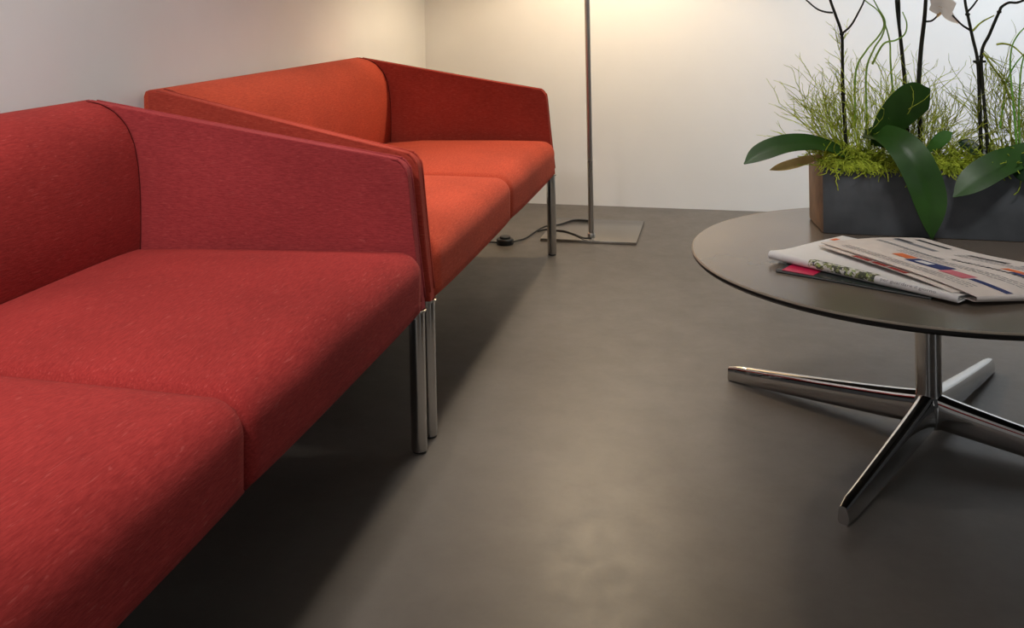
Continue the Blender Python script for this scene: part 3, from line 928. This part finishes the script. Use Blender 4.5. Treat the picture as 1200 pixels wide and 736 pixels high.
# headline dashes and text lines
rng = random.Random(4)
def text_rows(rows, mat, name='printed_text'):
    V, F = [], []
    for (s0, s1, a0, a1, wl, gap) in rows:
        a = a0
        while a < a1:
            l = rng.uniform(.5, 1.4)*wl
            v, f = warp_patch(surf_pink, a, min(a1, a+l), s0, s1, 3, 1, .0006)
            b = len(V); V += v; F += [tuple(b+i for i in q) for q in f]
            a += l+gap*rng.uniform(.7, 1.3)
    mesh_obj(name, V, F, mat, np_)
text_rows([(.46, .50, .05, .45, .012, .008)], M['ink_grey'])
text_rows([(.53, .565, .45, .98, .016, .012)], M['ink'])
text_rows([(.79, .84, .36, .56, .014, .006)], M['ink'])
patch('printed_bar', .62, .90, .805, .845, M['ink_grey'])
text_rows([(.07+.028*k, .078+.028*k, .10, .90, .03, .007) for k in range(3)], M['ink_grey'])
text_rows([(.36+.03*k, .368+.03*k, .25, .95, .03, .007) for k in range(3)]+[(.70+.03*k, .708+.03*k, .35, .95, .03, .007) for k in range(3)], M['ink_grey'])

# ---------------------------------------------------------------- lights
def light(name, typ, loc, energy, col, size=.1, rot=(0, 0, 0), sy=None, spread=None):
    d = bpy.data.lights.new(name, typ); d.energy = energy; d.color = col
    if typ == 'AREA':
        d.size = size
        if sy: d.shape = 'RECTANGLE'; d.size_y = sy
        if spread: d.spread = spread
    else: d.shadow_soft_size = size
    o = bpy.data.objects.new(name, d); o.location = loc; o.rotation_euler = rot
    C.objects.link(o); return o
light('lamp_bulb', 'POINT', (LX, LY, SH0+.085), 36, (1.0, .80, .54), .045)
def spot(name, loc, target, energy, col, deg, blend, size):
    o = light(name, 'SPOT', loc, energy, col, size)
    o.data.spot_size = math.radians(deg); o.data.spot_blend = blend
    o.rotation_euler = (Vector(target)-Vector(loc)).to_track_quat('-Z', 'Y').to_euler()
    return o
spot('ceiling_downlight', (-.50, 2.45, CH-.05), (-.68, 2.35, 0), 152, (1.0, .95, .88), 48, .75, .3)
spot('ceiling_downlight', (-.85, -.35, CH-.05), (-1.05, 1.8, .45), 165, (1.0, .95, .92), 45, .6, .12)
light('wall_fill', 'AREA', (.9, 3.2, CH-.05), 25, (.86, .94, 1.0), .7, (math.radians(32), 0, 0), None, math.radians(95))  # added unseen fill, keeps the back wall bright and neutral
light('wall_fill', 'AREA', (2.2, 3.2, CH-.05), 25, (.86, .94, 1.0), .7, (math.radians(32), 0, 0), None, math.radians(95))  # second added fill for the back wall
def aim(o, t):
    o.rotation_euler = (Vector(t)-o.location).to_track_quat('-Z', 'Y').to_euler()
aim(light('reflection_strip', 'AREA', (3.0, .3, 1.45), 8, (.95, .98, 1.0), .45, (0, 0, 0), 2.0), (0, 1.6, .5))  # added unseen strip, gives chrome highlights and some side fill
aim(light('reflection_strip', 'AREA', (-.1, -2.6, 1.5), 7, (.95, .98, 1.0), .5, (0, 0, 0), 2.0), (.3, 2.0, .5))  # added unseen strip behind the camera, highlights and front fill
light('wall_fill', 'AREA', (-.55, .80, CH-.05), 13, (1.0, .98, .95), .5, (0, math.radians(22), 0), 1.2, math.radians(95))  # added unseen fill, brightens the left wall above the near sofa
spot('table_fill', (.62, .85, CH-.05), (.47, 2.33, .48), 175, (1.0, .97, .94), 24, .6, .30)  # added unseen spot, brightens the papers and plants

w = bpy.data.worlds.new('World'); scene.world = w; w.use_nodes = True
bg = w.node_tree.nodes['Background']; bg.inputs['Color'].default_value = (.85, .86, .88, 1); bg.inputs['Strength'].default_value = .03

# ---------------------------------------------------------------- camera
cd = bpy.data.cameras.new('camera'); cam = bpy.data.objects.new('camera', cd); C.objects.link(cam)
cd.sensor_width = 36; cd.sensor_fit = 'HORIZONTAL'
cd.lens = 1116.27*36/1200
cd.shift_x = (600-549.23)/1200
cd.shift_y = (22.80-368)/1200
cd.clip_start = .02
cam.matrix_world = Matrix.Translation((0, 0, .92)) @ Matrix.Rotation(.2624, 4, 'Z') @ Matrix.Rotation(PI/2-.0153, 4, 'X') @ Matrix.Rotation(-.02, 4, 'Z')
scene.camera = cam
